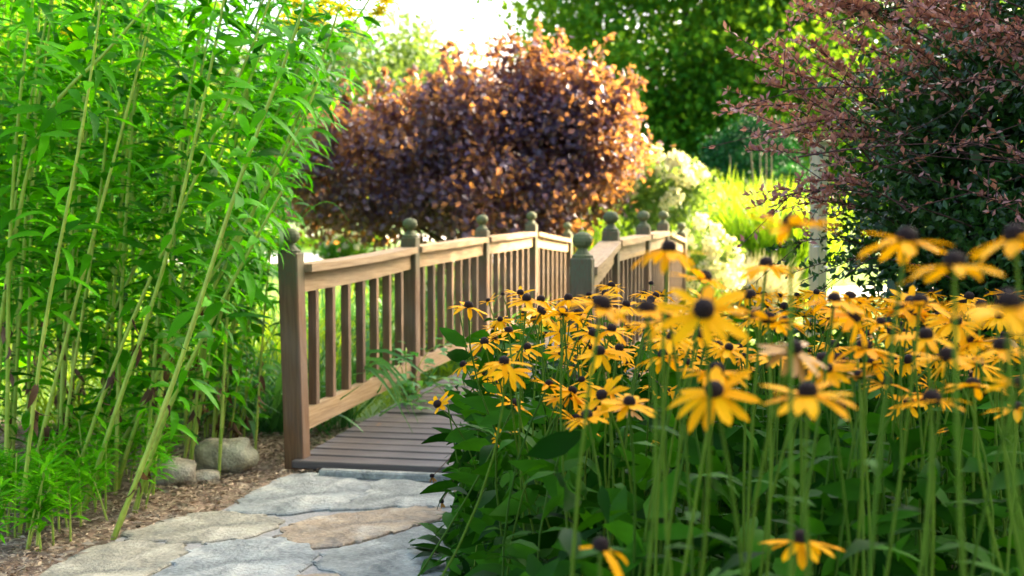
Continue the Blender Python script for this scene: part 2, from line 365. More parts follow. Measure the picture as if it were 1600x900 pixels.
# ------------------------------------------------------------------ rocks
def rock(name, c, size, mat, label, seed, sub=4, kind=None):
    import bmesh
    bm = bmesh.new(); bmesh.ops.create_icosphere(bm, subdivisions=sub, radius=1); r = np.random.default_rng(seed); ph = r.uniform(0, 6, 9); A = norm(r.normal(size=(9, 3)))
    for v in bm.verts:
        q = np.array(v.co); f = 1 + sum(.032 * math.sin(2.3 * (1 + i * .35) * (q @ A[i]) + ph[i]) for i in range(9)); q = np.sign(q) * np.abs(q) ** .78 * f; v.co = q * size
    for f in bm.faces: f.smooth = True
    me = bpy.data.meshes.new(name); bm.to_mesh(me); bm.free()
    lo = min(v.co.z for v in me.vertices); o = put(name, me, mat, loc=(c[0], c[1], -lo - .25 * size[2] * .3 - .01))
    return tag(o, label, 'rock')
S_BOUL = stone_mat('boulder', (.11, .10, .055), (.38, .33, .19), (.52, .47, .30))
S_BOUL2 = stone_mat('boulder_tan', (.27, .23, .15), (.43, .36, .24), (.52, .46, .33))
g = gnd(352, 738); rock('boulder', g, (.138, .10, .085), S_BOUL, 'rounded dark and cream boulder resting on the mulch beside the bridge post', 3)
g = gnd(272, 755); rock('boulder', g, (.105, .09, .066), S_BOUL2, 'pale angular rock half hidden by green shoots on the mulch', 5)
g = gnd(322, 752); rock('boulder', g, (.062, .05, .032), S_BOUL2, 'small flat tan stone lying between two boulders', 8)
g = gnd(1216, 415); rock('boulder', (g[0] * .6, g[1] * .6, 0), (.5, .4, .42), plain('grey_rock', (.30, .29, .28), .9), 'grey garden rock beside the narrow green conifer', 12)
# mulch chips
n = 42000; T = np.stack([rng.uniform(-3.0, -.7, n), rng.uniform(4.0, 7.3, n), rng.uniform(0, .02, n)], 1)
edge = np.array([gnd(*q)[:2] for q in pathpx])
def inside(P, E):
    c = np.zeros(len(P), bool); j = len(E) - 1
    for i in range(len(E)):
        a, b = E[i], E[j]; k = ((a[1] > P[:, 1]) != (b[1] > P[:, 1])) & (P[:, 0] < (b[0] - a[0]) * (P[:, 1] - a[1]) / (b[1] - a[1] + 1e-12) + a[0]); c ^= k; j = i
    return c
endline = (T[:, :2] - L0[:2]) @ ax[:2]; side_ = (T[:, :2] - L0[:2]) @ pr[:2]
T = T[~inside(T[:, :2], edge) & ~((endline > -.1) & (side_ > -.06))]; n = len(T)
V, Q, r = spread([leaf(1, .16, 2, .3, .5), leaf(1, .3, 2, .1, .9, 'ovate')], rand_dirs(n, -.15, .25), rand_dirs(n, .5, 1), T, rng.uniform(.012, .052, n), rng.random(n))
tag(put('mulch_chips', mk('mulch_chips', V, Q, r), leaf_mat('chip', (.15, .10, .055), (.50, .39, .25), 0, rough=.9)), 'shredded bark mulch and dry needles', 'mulch', kind='stuff')
# litter on the deck
n = 26
for i in range(n):
    s = rng.uniform(.1, 3.2); t = rng.uniform(.1, .75); q = L0 + ax * s + pr * t; me = mk('fallen_petal', *leaf(rng.uniform(.012, .03), .012, 2, .3, .5, 'ovate'))
    o = put('fallen_petal', me, M_DRYPETAL if i % 3 else M_WHITE, loc=(q[0], q[1], DECK(s) + .004)); o.rotation_euler = (0, 0, rng.uniform(0, 6))
    tag(o, 'tiny dry petal lying on the grey deck boards', 'petal', 'petals littering the deck')

# ------------------------------------------------------------------ tall leafy stalks beside the path
WILLOW = [leaf(1, .25, 5, .22, .75, 'lance', .04), leaf(1, .21, 5, .30, 1.1, 'lance'), leaf(1, .29, 5, .15, .4, 'lance', .05), leaf(1, .22, 5, .25, 1.4, 'lance', .03)]
WMESH = [mk('leaf', V, Q, np.full(len(V), i * .22)) for i, (V, Q) in enumerate(WILLOW)]
FLORET = []
def daisy_parts(npet, L, W, droop, tilt_var, seed, lose=0.):
    r = np.random.default_rng(seed); out = []
    for k in range(npet):
        if r.random() < lose: continue
        q = 2 * math.pi * (k + r.uniform(-.28, .28)) / npet; e = .20 - droop * .72 + r.normal(0, tilt_var)
        d = np.array((math.cos(q) * math.cos(e), math.sin(q) * math.cos(e), math.sin(e))); T = np.array((math.cos(q), math.sin(q), 0)) * .006
        out.append((d, T, r.uniform(.85, 1.12) * L))
    return out
PETALS = [leaf(1, .27, 5, .18, .3, 'petal', .03), leaf(1, .25, 5, .26, .55, 'petal', .04), leaf(1, .30, 5, .12, .1, 'petal', .03), leaf(1, .26, 5, .2, -.2, 'petal')]
PMESH = [mk('petal', V, Q, np.full(len(V), i * .25)) for i, (V, Q) in enumerate(PETALS)]
def merged_petals(seed, npet=13, L=.043, droop=.35, var=.18, lose=.06):
    ps = daisy_parts(npet, L, .01, droop, var, seed, lose); d = np.array([q[0] for q in ps]); T = np.array([q[1] for q in ps]); S = np.array([q[2] for q in ps])
    return mk('petals', *spread(PETALS, d, np.array((0, 0, 1.)), T, S, rng.random(len(ps))))
YEL = mk('flower', *spread(PETALS, np.array([(math.cos(q), math.sin(q), .1) for q in np.arange(10) * .628]), np.array((0, 0, 1.)), np.zeros((10, 3)), np.full(10, .05), rng.random(10)))

def stalk(pts, rad, leaf_from, nleaf, label, group, singles, tip=None, lsize=(.11, .19), spreadk=1.):
    P = np.asarray(pts, float); base = P[0].copy(); n = 12
    t0 = np.linspace(0, 1, len(P)); tt = np.linspace(0, 1, n); C = np.stack([np.interp(tt, t0, P[:, i]) for i in range(3)], 1)
    for _ in range(2): C[1:-1] = .5 * C[1:-1] + .25 * (C[:-2] + C[2:])
    o = thing('tall_leafy_stalk', base, label, 'plant stalk', group); C = C - base
    ts_ = np.linspace(0, 1, 34); CC = np.stack([np.interp(ts_, tt, C[:, i]) for i in range(3)], 1)
    V, Q = tube(CC, rad * np.linspace(1.1, .45, 34) * np.where(np.arange(34) % 4 == 2, 1.16, 1.), 6); put('stem', mk('stem', V, Q, np.repeat((.25 + .5 * ts_ + .25 * (np.arange(34) % 4 == 2) + rng.normal(0, .08, 34)).clip(0, .99), 6)), M_STALK, o)
    tg = norm(np.gradient(C, axis=0)); ts = np.sort(rng.uniform(leaf_from, 1, nleaf)); D, U, T, S = [], [], [], []
    for i, t in enumerate(ts):
        p = np.array([np.interp(t, tt, C[:, j]) for j in range(3)]); g_ = norm(np.array([np.interp(t, tt, tg[:, j]) for j in range(3)]))
        q = i * 2.4 + rng.uniform(-.5, .5); h = np.array((math.cos(q), math.sin(q), 0)); h = norm(h - g_ * (h @ g_)); e = rng.uniform(-.25, .65)
        d = norm(h * math.cos(e) + g_ * math.sin(e)); pet = rng.uniform(.0, .06) * spreadk
        D.append(d); U.append(g_ + rng.normal(0, .25, 3)); T.append(p + d * (rad * .5 + pet)); S.append(rng.uniform(*lsize) * (1 - .35 * max(0, t - .8) / .2))
    D, U, T, S = map(np.array, (D, U, T, S))
    if singles:
        R = frames(D, U)
        for i in range(len(T)): put('leaf', WMESH[rng.integers(0, 4)], M_WILLOW, o, m4(R[i], T[i], S[i]))
    else:
        V, Q, r = spread(WILLOW, D, U, T, S, rng.random(len(T))); tag(put('foliage', mk('foliage', V, Q, r), M_WILLOW, o), kind='stuff')
    # withered leaves low on the stem
    k = rng.integers(2, 7); tt2 = rng.uniform(.1, max(.15, leaf_from), k); T2 = np.array([[np.interp(t, tt, C[:, j]) for j in range(3)] for t in tt2])
    d2 = np.c_[rng.normal(0, .35, (k, 2)), -np.ones(k)]
    V, Q, r = spread([leaf(1, .22, 4, .6, 1.2, 'lance', .15)], d2, rand_dirs(k), T2, rng.uniform(.06, .12, k), rng.random(k)); put('withered_leaves', mk('withered_leaves', V, Q, r), M_DEAD, o)
    for (dx, dz, s) in (tip or []):
        f = put('flower', YEL, M_YELLOW, o, m4(frames(np.array([(rng.normal(0, .4), -.9, .3)]), np.array((0, 0, 1.)))[0], C[-1] + np.array((dx, rng.normal(0, .03), dz)), s))
    return o
TL = 'tall green stalk with narrow willow-like leaves in the clump beside the flagstone path'; TG = 'tall leafy stalks beside the path'
trace = [[(38, 790), (75, 640), (128, 435), (180, 240), (235, 40), (260, -80)], [(60, 745), (110, 632), (200, 440), (320, 190), (400, 25), (440, -60)], [(177, 843), (213, 750), (267, 617), (330, 420), (385, 235), (450, 95), (480, -10)],
    [(150, 760), (230, 620), (345, 440), (425, 275), (480, 150), (516, 62), (530, 10)], [(73, 742), (100, 690), (167, 600), (290, 450), (390, 330), (440, 260)], [(18, 760), (24, 600), (45, 250), (72, 90), (90, -60)], [(6, 800), (14, 620), (10, 430), (28, 150), (52, 0), (60, -60)],
    [(90, 775), (110, 600), (145, 400), (172, 180), (182, -40)], [(130, 800), (190, 610), (260, 420), (300, 240), (340, 60), (360, -60)], [(30, 840), (55, 600), (82, 430), (120, 260), (150, 70), (165, -60)], [(105, 790), (150, 640), (215, 470), (300, 300), (345, 180), (420, 20), (440, -60)],
    [(210, 800), (250, 660), (320, 520), (385, 400), (440, 300)], [(-40, 800), (-10, 560), (30, 330), (60, 160), (150, 108), (235, 0)], [(-20, 720), (-12, 400), (0, 200), (20, 0), (30, -90)], [(180, 770), (215, 640), (300, 470), (400, 330), (470, 200), (500, 120)]]
ntr = 0
for k, tr in enumerate(trace):
    b = gnd(*tr[0]); pts = [b] + [at(x, y, b[1] - .05 * j) for j, (x, y) in enumerate(tr[1:], 1)]
    lab, grp = TL, TG
    if k == 3: lab, grp = 'outermost leaning stalk of the clump, tipped with small yellow flowers against the white sky', None
    if k == 12: lab, grp = 'bent stalk crossing diagonally over its upright neighbours in the leafy clump', None
    stalk(pts, rng.uniform(.0072, .0102), .33 if k not in (4, 11) else .25, 66, lab, grp, True, [(0, .0, 1.), (.05, -.04, .9), (-.06, .02, .9), (.02, -.09, .7)] if k == 3 else None)
for k in range(66):                                                          # the clump behind the traced stalks
    x = rng.uniform(-3.0, -1.25); y = rng.uniform(5.2, 7.4)
    if x > -1.55 and y > 6.4: x -= .35
    lean = rng.uniform(.05, .42) * (1.3 if x > -1.9 else .7); H = rng.uniform(2.0, 2.75); b = np.array((x, y, 0)); f = rng.uniform(-.15, .1)
    tip = [(rng.normal(0, .05), rng.normal(0, .05), rng.uniform(.8, 1.3)) for _ in range(6)] if k % 3 == 0 else None
    stalk([b, b + (lean * .35, f * .3, H * .4), b + (lean * 1.0, f * .6, H * .75), b + (lean * 1.7, f, H)], rng.uniform(.006, .010), .22 if k % 2 else .08, 115,
          (('slender upright' if lean < .22 else 'slender leaning') + ' green stalk in the depth of the leafy clump ' + ('toward the bridge' if x > -1.9 else 'away from the bridge')) if not tip else 'tall leafy stalk topped with small yellow flowers deep in the clump', 'stalks in the depth of the clump' if not tip else 'flowering stalks in the leafy clump', False, tip)
for k in range(16):                                                          # lower side growth towards the bridge post
    b = gnd(rng.uniform(250, 385), rng.uniform(660, 705)); H = rng.uniform(.7, 1.45); lean = rng.uniform(.0, .35)
    b[0] = min(b[0], -1.2)
    stalk([b, b + (lean * .3, -.05, H * .5), b + (lean, -.1, H)], .005, .15, 40, 'short leafy stalk arching between the tall clump and the bridge post', 'short stalks near the bridge post', False, None, (.09, .16))
SHOOT = [leaf(1, .17, 4, .25, .8, 'lance'), leaf(1, .2, 4, .2, .5, 'lance')]
for k in range(62):                                                          # fresh low shoots at the foot
    px = rng.uniform(-30, 262); py = 882 - .42 * px + rng.uniform(-85, 12); b = gnd(px, py); H = rng.uniform(.16, .34); lean = rng.normal(.03, .05)
    o = thing('young_shoot', b, 'fresh bright green shoot at the foot of the tall stalks', 'plant', 'young shoots along the path edge')
    C = bez((0, 0, 0), (lean * .3, 0, H * .5), (lean, rng.normal(0, .04), H), 6); V, Q = tube(C, np.linspace(.005, .0025, 6), 5); put('stem', mk('stem', V, Q), M_STALK, o)
    n = 34; t = np.sqrt(rng.uniform(.12, 1, n)); T = np.stack([np.interp(t, np.linspace(0, 1, 6), C[:, j]) for j in range(3)], 1); d = rand_dirs(n, -.1, .75)
    V, Q, r = spread(SHOOT, d, np.array((0, 0, 1.)), T, rng.uniform(.06, .115, n), rng.random(n)); tag(put('foliage', mk('foliage', V, Q, r), M_SHOOT, o), kind='stuff')

# ------------------------------------------------------------------ strap-leaved clumps
STRAP = [leaf(1, .045, 8, .35, .9, 'strap'), leaf(1, .05, 8, .3, 1.6, 'strap'), leaf(1, .04, 8, .4, .4, 'strap')]
SMESH = [mk('leaf', V, Q, np.full(len(V), i * .3)) for i, (V, Q) in enumerate(STRAP)]
def strap(p, n, L, label, zmin=.5, avoid=None, pick=None):
    o = thing('strap_leaf_plant', p, label, 'plant')
    d = rand_dirs(n, zmin, .97); R = frames(d, np.array((0, 0, 1.)))
    if avoid is not None: d[:, 0] = -np.abs(d[:, 0]) * .8; R = frames(d, np.array((0, 0, 1.)))
    for i in range(n): put('leaf', SMESH[rng.integers(0, 3)], M_STRAP, o, m4(R[i], rng.normal(0, .03, 3) * (1, 1, 0), rng.uniform(.7, 1.1) * L))
g = gnd(412, 690); strap((g[0] - .02, g[1] + .25, 0), 26, .75, 'clump of long blue-green strap leaves growing behind the first bridge post', .6)
strap((-1.42, 6.9, 0), 24, .7, 'strap-leaved clump between the tall stalks and the bridge railing', .6)
strap((-1.1, 7.3, -.02), 22, .62, 'strap-leaved clump seen through the first balusters of the bridge', .6, avoid=1)
strap((-1.0, 8.6, -.02), 22, .6, 'strap-leaved clump behind the second bay of bridge balusters', .6, avoid=1)
# leaves flopping through the railing onto the deck
fl = thing('strap_leaf_plant', (-.93, 6.95, 0), 'strap leaves flopping over the bottom rail onto the deck', 'plant')
for i in range(7):
    C = bez((0, 0, 0), (.12 + rng.normal(0, .06), -.05 + rng.normal(0, .14), .70 + rng.uniform(-.14, .08)), (.42 + rng.normal(0, .07), -.26 + rng.normal(0, .16), .10 + rng.uniform(0, .12)), 9)
    T = norm(np.gradient(C, axis=0)); X = norm(np.cross(T, (.1, -.9, .45))); hw = .0105 * np.minimum(1, 2.5 * (1 - np.linspace(0, 1, 9)) + .05)[:, None]
    V = np.stack([C - X * hw, C + (0, 0, -.004), C + X * hw], 1).reshape(-1, 3); Q = [(a * 3 + b, a * 3 + b + 1, a * 3 + b + 4, a * 3 + b + 3) for a in range(8) for b in range(2)]
    put('leaf', mk('leaf', V, Q, np.full(27, rng.random())), M_STRAP, fl)
# long arching blades beside the clump
gb = thing('arching_grass', (-1.5, 6.6, 0), 'long thin arching grass blades reaching out past the first post', 'grass plant')
for (ex, ey, hx, hy) in ((545, 345, 470, 290), (498, 350, 480, 300), (480, 372, 455, 318), (466, 380, 440, 300), (505, 214, 470, 205)):
    e = at(ex, ey, 6.2) - (-1.5, 6.6, 0); h = at(hx, hy - 30, 6.3) - (-1.5, 6.6, 0); C = bez((0, 0, 0), h * (1, 1, 1.12), e, 14); X = np.array((.1, .3, .95)); hw = np.linspace(.006, .001, 14)[:, None]
    V = np.stack([C - X * hw, C + X * hw], 1).reshape(-1, 3); Q = [(a * 2, a * 2 + 1, a * 2 + 3, a * 2 + 2) for a in range(13)]
    put('leaf', mk('leaf', V, Q, np.full(28, rng.random())), M_STRAP, gb)
# lobed seedling at the deck edge
vn = thing('leafy_vine', (-.62, 7.45, .02), 'bright green lobed plant creeping through the balusters onto the deck', 'plant')
OV = [leaf(1, .7, 4, .15, .5, 'ovate', .05), leaf(1, .55, 4, .2, .8, 'ovate')]
OVM = [mk('leaf', V, Q, np.full(len(V), i * .4)) for i, (V, Q) in enumerate(OV)]
for i in range(9):
    e = np.array((rng.uniform(-.1, .42), rng.uniform(-.5, .15), rng.uniform(.1, .42))); C = bez((0, 0, 0), e * (.3, .3, 1.2), e, 6); V, Q = tube(C, .003, 5); put('stem', mk('stem', V, Q), M_STALK, vn)
    for j in range(9):
        p = C[rng.integers(2, 6)] + rng.normal(0, .03, 3); put('leaf', OVM[j % 2], M_VINE, vn, m4(frames(rand_dirs(1, -.3, .5), np.array((0, 0, 1.)))[0], p, rng.uniform(.06, .10)))

# ------------------------------------------------------------------ black-eyed susans
CONE = None
V = []; Q = []; cp_ = [(.0085, -.002), (.0102, .002), (.0102, .0065), (.0088, .0105), (.0055, .0133), (.0005, .0145)]
for i, (r, z) in enumerate(cp_):
    for k in range(12): q = 2 * math.pi * k / 12; rr = r * (1 + .07 * ((k + i) % 2)); V.append((rr * math.cos(q), rr * math.sin(q), z))
Q = [(i * 12 + k, i * 12 + (k + 1) % 12, (i + 1) * 12 + (k + 1) % 12, (i + 1) * 12 + k) for i in range(5) for k in range(12)]
CONE = mk('cone', V, Q)
HEADS = [merged_petals(100 + i, 11 + i % 5, (.043, .040, .045, .041, .043, .046, .038, .042)[i], (.2, .45, .75, .4, .95, .1, .5, .4)[i], .22, (.05, .0, .1, .3, .05, .0, .15, .05)[i]) for i in range(8)]
LANCE = [leaf(1, .28, 4, .2, .7, 'lance', .05), leaf(1, .34, 4, .15, 1.0, 'lance', .06)]
RLM = [mk('leaf', V, Q, np.full(len(V), i * .5)) for i, (V, Q) in enumerate(LANCE)]
def susan(head, tilt, label, group, single, base=None, droop=.4, scale=1., lose=.05, leaves=4, seed=None, spin=None, rstem=.0023, hd=0):
    head = np.asarray(head, float); hz = head[2]
    if base is None: base = np.array((head[0] + rng.normal(0, .09), head[1] + rng.normal(.02, .07), 0))
    o = thing('black_eyed_susan', base, label, 'flower', group)
    e = head - base; nrm = norm(np.array((tilt[0], tilt[1], 1.)))
    C = bez((0, 0, 0), e - nrm * hz * .42 + rng.normal(0, .035, 3) * (1, 1, .3), e - nrm * .002, 10); V, Q = tube(C, np.linspace(rstem * 1.25, rstem * .8, 10), 6); put('stem', mk('stem', V, Q, np.full(len(V), rng.random())), M_RSTEM, o)
    R = frames(np.array([np.cross(nrm, (0.3, .1, 0) if abs(nrm[0]) < .9 else (0, 1, 0))]), nrm)[0]
    R = np.stack([R[:, 0], R[:, 1], nrm], 1); a = rng.uniform(0, 6.28) if spin is None else spin
    R = R @ np.array([(math.cos(a), -math.sin(a), 0), (math.sin(a), math.cos(a), 0), (0, 0, 1)])
    if single:
        for d, T, s in daisy_parts(rng.integers(11, 15), .043, .01, droop, .17, int(rng.integers(1e6)) if seed is None else seed, lose):
            d2 = R @ d; Rl = frames(np.array([d2]), nrm)[0]; put('petal', PMESH[rng.integers(0, 4 if droop < .3 else 3)], M_PETAL, o, m4(Rl, e + R @ T * scale, s * scale))
    else: put('petals', HEADS[hd], M_PETAL, o, m4(R, e, scale))
    if not single and rng.random() < .06:
        tag(o, 'withered brown-petalled bloom among the fresh yellow ones', 'flower', 'withered blooms in the drift')
        for ch in [c_ for c_ in o.children if c_.name.startswith('petals')]: ch.material_slots[0].link = 'OBJECT'; ch.material_slots[0].material = M_DRYPETAL
    put('cone', CONE, M_CONE, o, m4(R, e, scale * rng.uniform(.85, 1.02)))
    for i in range(leaves):
        t = rng.uniform(.12, .8); j = int(t * 9); p = C[j]; q = rng.uniform(0, 6.28); d = np.array([(math.cos(q), math.sin(q), rng.uniform(-.1, .7))])
        put('leaf', RLM[rng.integers(0, 2)], M_RLEAF, o, m4(frames(d, np.array((0, 0, 1.)))[0], p, rng.uniform(.07, .14) * (1.2 - .6 * t)))
    return o
D_ = 'yellow black-eyed susan in the dense drift beside the bridge'; G_ = 'black-eyed susans in the drift'
# photo column, row of the cone, petal span in photo pixels, tilt (x, towards camera), droop, label
hero = [(732, 480, 53, .1, -.1, .35, 'solitary bloom on a long bare stem before the bridge balusters'), (757, 536, 50, 0, -.2, .5, 0), (725, 571, 42, -.6, 0, .6, 'bloom leaning over the deck with its petals hanging to one side'),
 (685, 633, 48, -.75, -.75, .1, 'small half-petalled bloom farthest out over the deck boards'), (753, 617, 26, .3, -.3, .4, 0), (788, 567, 66, -.1, -.2, .35, 0), (795, 580, 62, .1, -.75, .3, 'bloom turned outward just above its twin beside the deck'),
 (823, 469, 58, 0, -.15, .5, 0), (845, 470, 50, .1, 0, .5, 0), (845, 489, 60, .5, -.2, .5, 0), (879, 519, 44, 0, -.9, .3, 0), (876, 489, 45, 0, 0, .4, 0), (903, 492, 50, .1, -.1, .4, 0), (824, 544, 52, -.1, -.3, .35, 0), (795, 519, 55, 0, 0, .3, 0),
 (772, 512, 36, 0, 0, .3, 0), (877, 553, 42, .1, -.5, .4, 0), (907, 575, 40, .1, -.3, .3, 0), (888, 619, 60, 0, -.2, .3, 0), (804, 632, 54, .45, -.2, .2, 0), (953, 612, 62, .1, -.2, .35, 0), (983, 631, 78, .1, -.2, .35, 0), (918, 652, 72, -.3, 0, .35, 'bloom with sparse backswept petals low at the edge of the drift'),
 (888, 468, 50, 0, 0, .5, 0), (955, 448, 42, .2, 0, .4, 0), (919, 544, 45, 0, -.3, .4, 0), (940, 480, 104, .2, -.1, .35, 0), (955, 516, 62, .2, -.2, .4, 0), (1045, 391, 105, .1, -.05, .62, 'tall bloom with a full skirt of drooping petals before the bridge railing'),
 (1101, 437, 88, .1, 0, .3, 0), (1197, 416, 88, 0, 0, .5, 0), (1236, 353, 128, .1, .1, .2, 'highest bloom with wide spread petals by the low red twigs of the shrub'), (1011, 487, 112, 0, .05, .35, 0), (1099, 488, 124, 0, -.85, .35, 'large bloom turned fully outward showing its dark cone in a ring of petals'),
 (1172, 465, 74, 0, .05, .25, 0), (1193, 463, 45, 0, 0, .4, 0), (1225, 505, 70, 0, .1, .4, 0), (953, 449, 38, 0, 0, .3, 0), (1007, 459, 42, 0, 0, .4, 0), (1020, 473, 42, 0, 0, .3, 0), (1127, 544, 48, 0, -.4, .4, 0), (1073, 569, 52, 0, -.2, .4, 0),
 (1153, 553, 42, 0, -.2, .4, 0), (1287, 566, 84, 0, 0, .35, 0), (1416, 377, 126, .15, .12, .4, 'tall bloom on a slanting stem standing out against the dark shrub'), (1491, 416, 138, .0, .12, .3, 'tall flat bloom with few broad petals against the dark shrub'),
 (1587, 374, 132, -.1, .1, .35, 'tall bloom with evenly drooping petals, next to the flat one before the dark shrub'), (1303, 471, 92, 0, 0, .4, 0), (1332, 497, 90, .85, -.2, .8, 'bloom tipped sideways with its petals folded down before the shrub'), (1437, 476, 98, 0, .05, .35, 0), (1447, 527, 92, -.1, -.2, .4, 0),
 (1576, 480, 172, 0, 0, .5, 'very large drooping bloom among the highest flowers at the shrub foot'), (1533, 480, 70, 0, .05, .3, 0), (1565, 545, 100, 0, 0, .4, 0), (938, 857, 112, .2, .0, .75, 'low bloom with few hanging petals above dark basal leaves by the path'), (1252, 845, 100, 0, .05, .75, 'low bloom with hanging petals deep among the stems and dark leaves'),
 (793, 683, 44, 0, -.6, .3, 'small bloom standing low before the deck edge'), (1262, 617, 122, 0, -.1, .3, 'broad flat bloom well below the drift, amid bare stems'), (1120, 582, 96, 0, 0, .35, 0), (1092, 762, 52, 0, .1, .3, 0), (1002, 687, 50, .1, .1, .2, 0), (1424, 733, 36, .3, -.5, .2, 0), (1456, 628, 104, 0, .1, .2, 0),
 (1520, 604, 90, 0, .1, .3, 0), (1442, 680, 64, 0, .1, .1, 0), (1590, 640, 80, 0, .1, .3, 0), (1385, 600, 70, 0, 0, .4, 0), (1050, 530, 80, .1, 0, .4, 0), (1350, 545, 86, 0, 0, .4, 0), (1480, 560, 100, 0, 0, .3, 0), (1210, 560, 66, 0, -.2, .4, 0)]
LOOK = {0: 'flat-petalled', 1: 'lightly drooping', 2: 'strongly drooping', 3: 'lightly drooping', 4: 'strongly drooping', 5: 'flat-petalled', 6: 'lightly drooping', 7: 'lightly drooping'}
def bed_left(y): return np.interp(y, [.8, 2.3, 3.3, 4.3, 5.0, 5.5, 5.8, 7.6], [.06, .02, -.14, -.2, -.12, -.08, .62, .98])
def zone_of(x, y): return 'at the foot of the bridge railing' if y > 4.9 else 'at the foot of the dark shrub' if x > .26 * y else 'along the deck side of the drift' if x < bed_left(y) + .35 else 'in the thick of the drift'
for k, (px, py, wpx, tx, ty, dr, lab) in enumerate(hero):
    Y = 2000 * .076 / wpx; P = at(px, py, Y); sc_ = 1.
    big = wpx >= 40
    lk = LOOK[0 if dr < .3 else 1 if dr < .46 else 2]; zn = zone_of(P[0], Y)
    susan(P, (tx, ty), lab or lk + ' yellow black-eyed susan ' + zn, None if lab else lk + ' black-eyed susans ' + zn, big, droop=dr, lose=.35 if 'sparse' in str(lab) or 'half-' in str(lab) or 'few' in str(lab) else .05, leaves=6,
          base=np.array((P[0] + rng.normal(.04, .24) + (.10 if px < 760 else 0), Y + rng.uniform(-.02, .15), 0)))
# the drift behind them
cnt = 0
while cnt < 228:
    y = 2.1 + 4.6 * rng.beta(1.1, 1.9) if cnt > 11 else rng.uniform(1.3, 2.2); x = rng.uniform(bed_left(y) + .08, .43 * y)
    if y > 3.9 and x > 1.25 + (y - 3.9) * .15: continue
    row = 456 + abs(rng.normal(0, 84)); h = HC - (row - HOR) / 2000 * y; h += max(0, .66 - h) * .8
    if h > 1.02 or h < .6: continue
    hd = int(rng.integers(0, 8)); zone = zone_of(x, y)
    susan((x, y, h), (rng.normal(0, .25), rng.normal(-.12, .25)), LOOK[hd] + ' yellow black-eyed susan ' + zone, LOOK[hd] + ' black-eyed susans ' + zone, False, leaves=5, scale=rng.uniform(.8, 1.12), hd=hd); cnt += 1
for k in range(16):
    y = rng.uniform(2.0, 5.2); x = rng.uniform(bed_left(y) + .05, .4 * y); h = rng.uniform(.78, .94); b = np.array((x + rng.normal(0, .05), y, 0)); e = np.array((x, y, h)) - b
    o = thing('seed_head', b, 'bare dark seed head without petals among the yellow blooms', 'seed head', 'bare seed heads in the drift'); V, Q = tube(bez((0, 0, 0), (rng.normal(0, .05), 0, h * .6), e, 8), np.linspace(.003, .002, 8), 5); put('stem', mk('stem', V, Q, np.full(len(V), rng.random())), M_RSTEM, o); put('cone', CONE, M_CONE, o, m4(np.eye(3), e - (0, 0, .002), rng.uniform(.8, 1.05)))
    n = 7; q = np.arange(n) * .9; V, Q, r = spread(LANCE, np.c_[np.cos(q), np.sin(q), np.full(n, -.3)], np.array((0, 0, 1.)), np.tile(e, (n, 1)), rng.uniform(.012, .022, n), rng.random(n)); put('sepals', mk('sepals', V, Q, r), M_RLEAF, o)
# dried heads hanging over the path edge
for (px, py, Y) in ((675, 745, 4.3), (690, 785, 4.2), (712, 760, 4.35)):
    P = at(px, py, Y); b = np.array((-.05, 4.55, 0)); o = thing('dried_bloom', b, 'withered bloom nodding over the flagstones at the drift edge', 'flower', 'withered blooms at the path edge'); C = bez((0, 0, 0), (-.02, 0, .5), P - b, 8)
    V, Q = tube(C, .0016, 5); put('stem', mk('stem', V, Q), M_DEAD, o); n = 7; V, Q, r = spread(PETALS, np.c_[rng.normal(0, .5, (n, 2)), -np.ones(n)], rand_dirs(n), np.tile(P - b, (n, 1)), rng.uniform(.016, .026, n), rng.random(n))
    put('petals', mk('petals', V, Q, r), M_DRYPETAL, o); put('cone', CONE, M_CONE, o, m4(np.eye(3), P - b, .8))
# basal leaf rosettes and the leafy understorey
BAS = [leaf(1, .5, 6, .18, .9, 'ovate', .05), leaf(1, .42, 6, .22, 1.2, 'ovate', .06), leaf(1, .6, 6, .1, .7, 'ovate', .04)]
BASM = [mk('leaf', V, Q, np.full(len(V), i * .3)) for i, (V, Q) in enumerate(BAS)]
ros = [gnd(x, y)[:2] for x, y in ((690, 880), (740, 850), (790, 890), (735, 905), (850, 880), (905, 850), (960, 890), (800, 840), (1030, 880), (740, 800), (1100, 850), (1180, 880), (860, 815), (1290, 870), (780, 778), (1400, 880), (1500, 870), (1560, 830), (960, 820), (1220, 820), (1340, 810))]
for k, q in enumerate(ros):
    b = np.array((q[0] + .06, q[1], 0.)); o = thing('leaf_rosette', b, 'rosette of broad dark green leaves at the base of the flower drift', 'plant', 'basal leaf rosettes under the flowers')
    n = 15; d = rand_dirs(n, .25, .9); R = frames(d, np.array((0, 0, 1.)))
    for i in range(n): put('leaf', BASM[rng.integers(0, 3)], M_RLEAF, o, m4(R[i], d[i] * rng.uniform(.02, .12) * (1, 1, 1.2), rng.uniform(.10, .19)))
n = 12500; y = rng.uniform(2.0, 6.6, n); x = bed_left(y) + (.44 * y - bed_left(y)) * rng.random(n); z = rng.beta(1.4, 1.7, n) * .76
V, Q, r = spread(LANCE * 3 + BAS[:1], rand_dirs(n, -.6, .85), rand_dirs(n, -.2, 1), np.stack([x, y, z], 1), rng.uniform(.05, .14, n), rng.random(n))
tag(put('flower_bed_foliage', mk('flower_bed_foliage', V, Q, r), M_RLEAF), 'dense dark green leaves filling the flower drift', 'foliage', kind='stuff')
n = 90; y = rng.uniform(2.8, 6.4, n); x = bed_left(y) + (.44 * y - bed_left(y)) * rng.random(n); parts = []
for i in range(n):
    h = rng.uniform(.45, .86); P = bez((x[i], y[i], 0), (x[i] + rng.normal(0, .03), y[i], h * .5), (x[i] + rng.normal(0, .07), y[i] + rng.normal(0, .07), h), 4); V, Q = tube(P, .0022, 4); parts.append((V, Q, rng.random()))
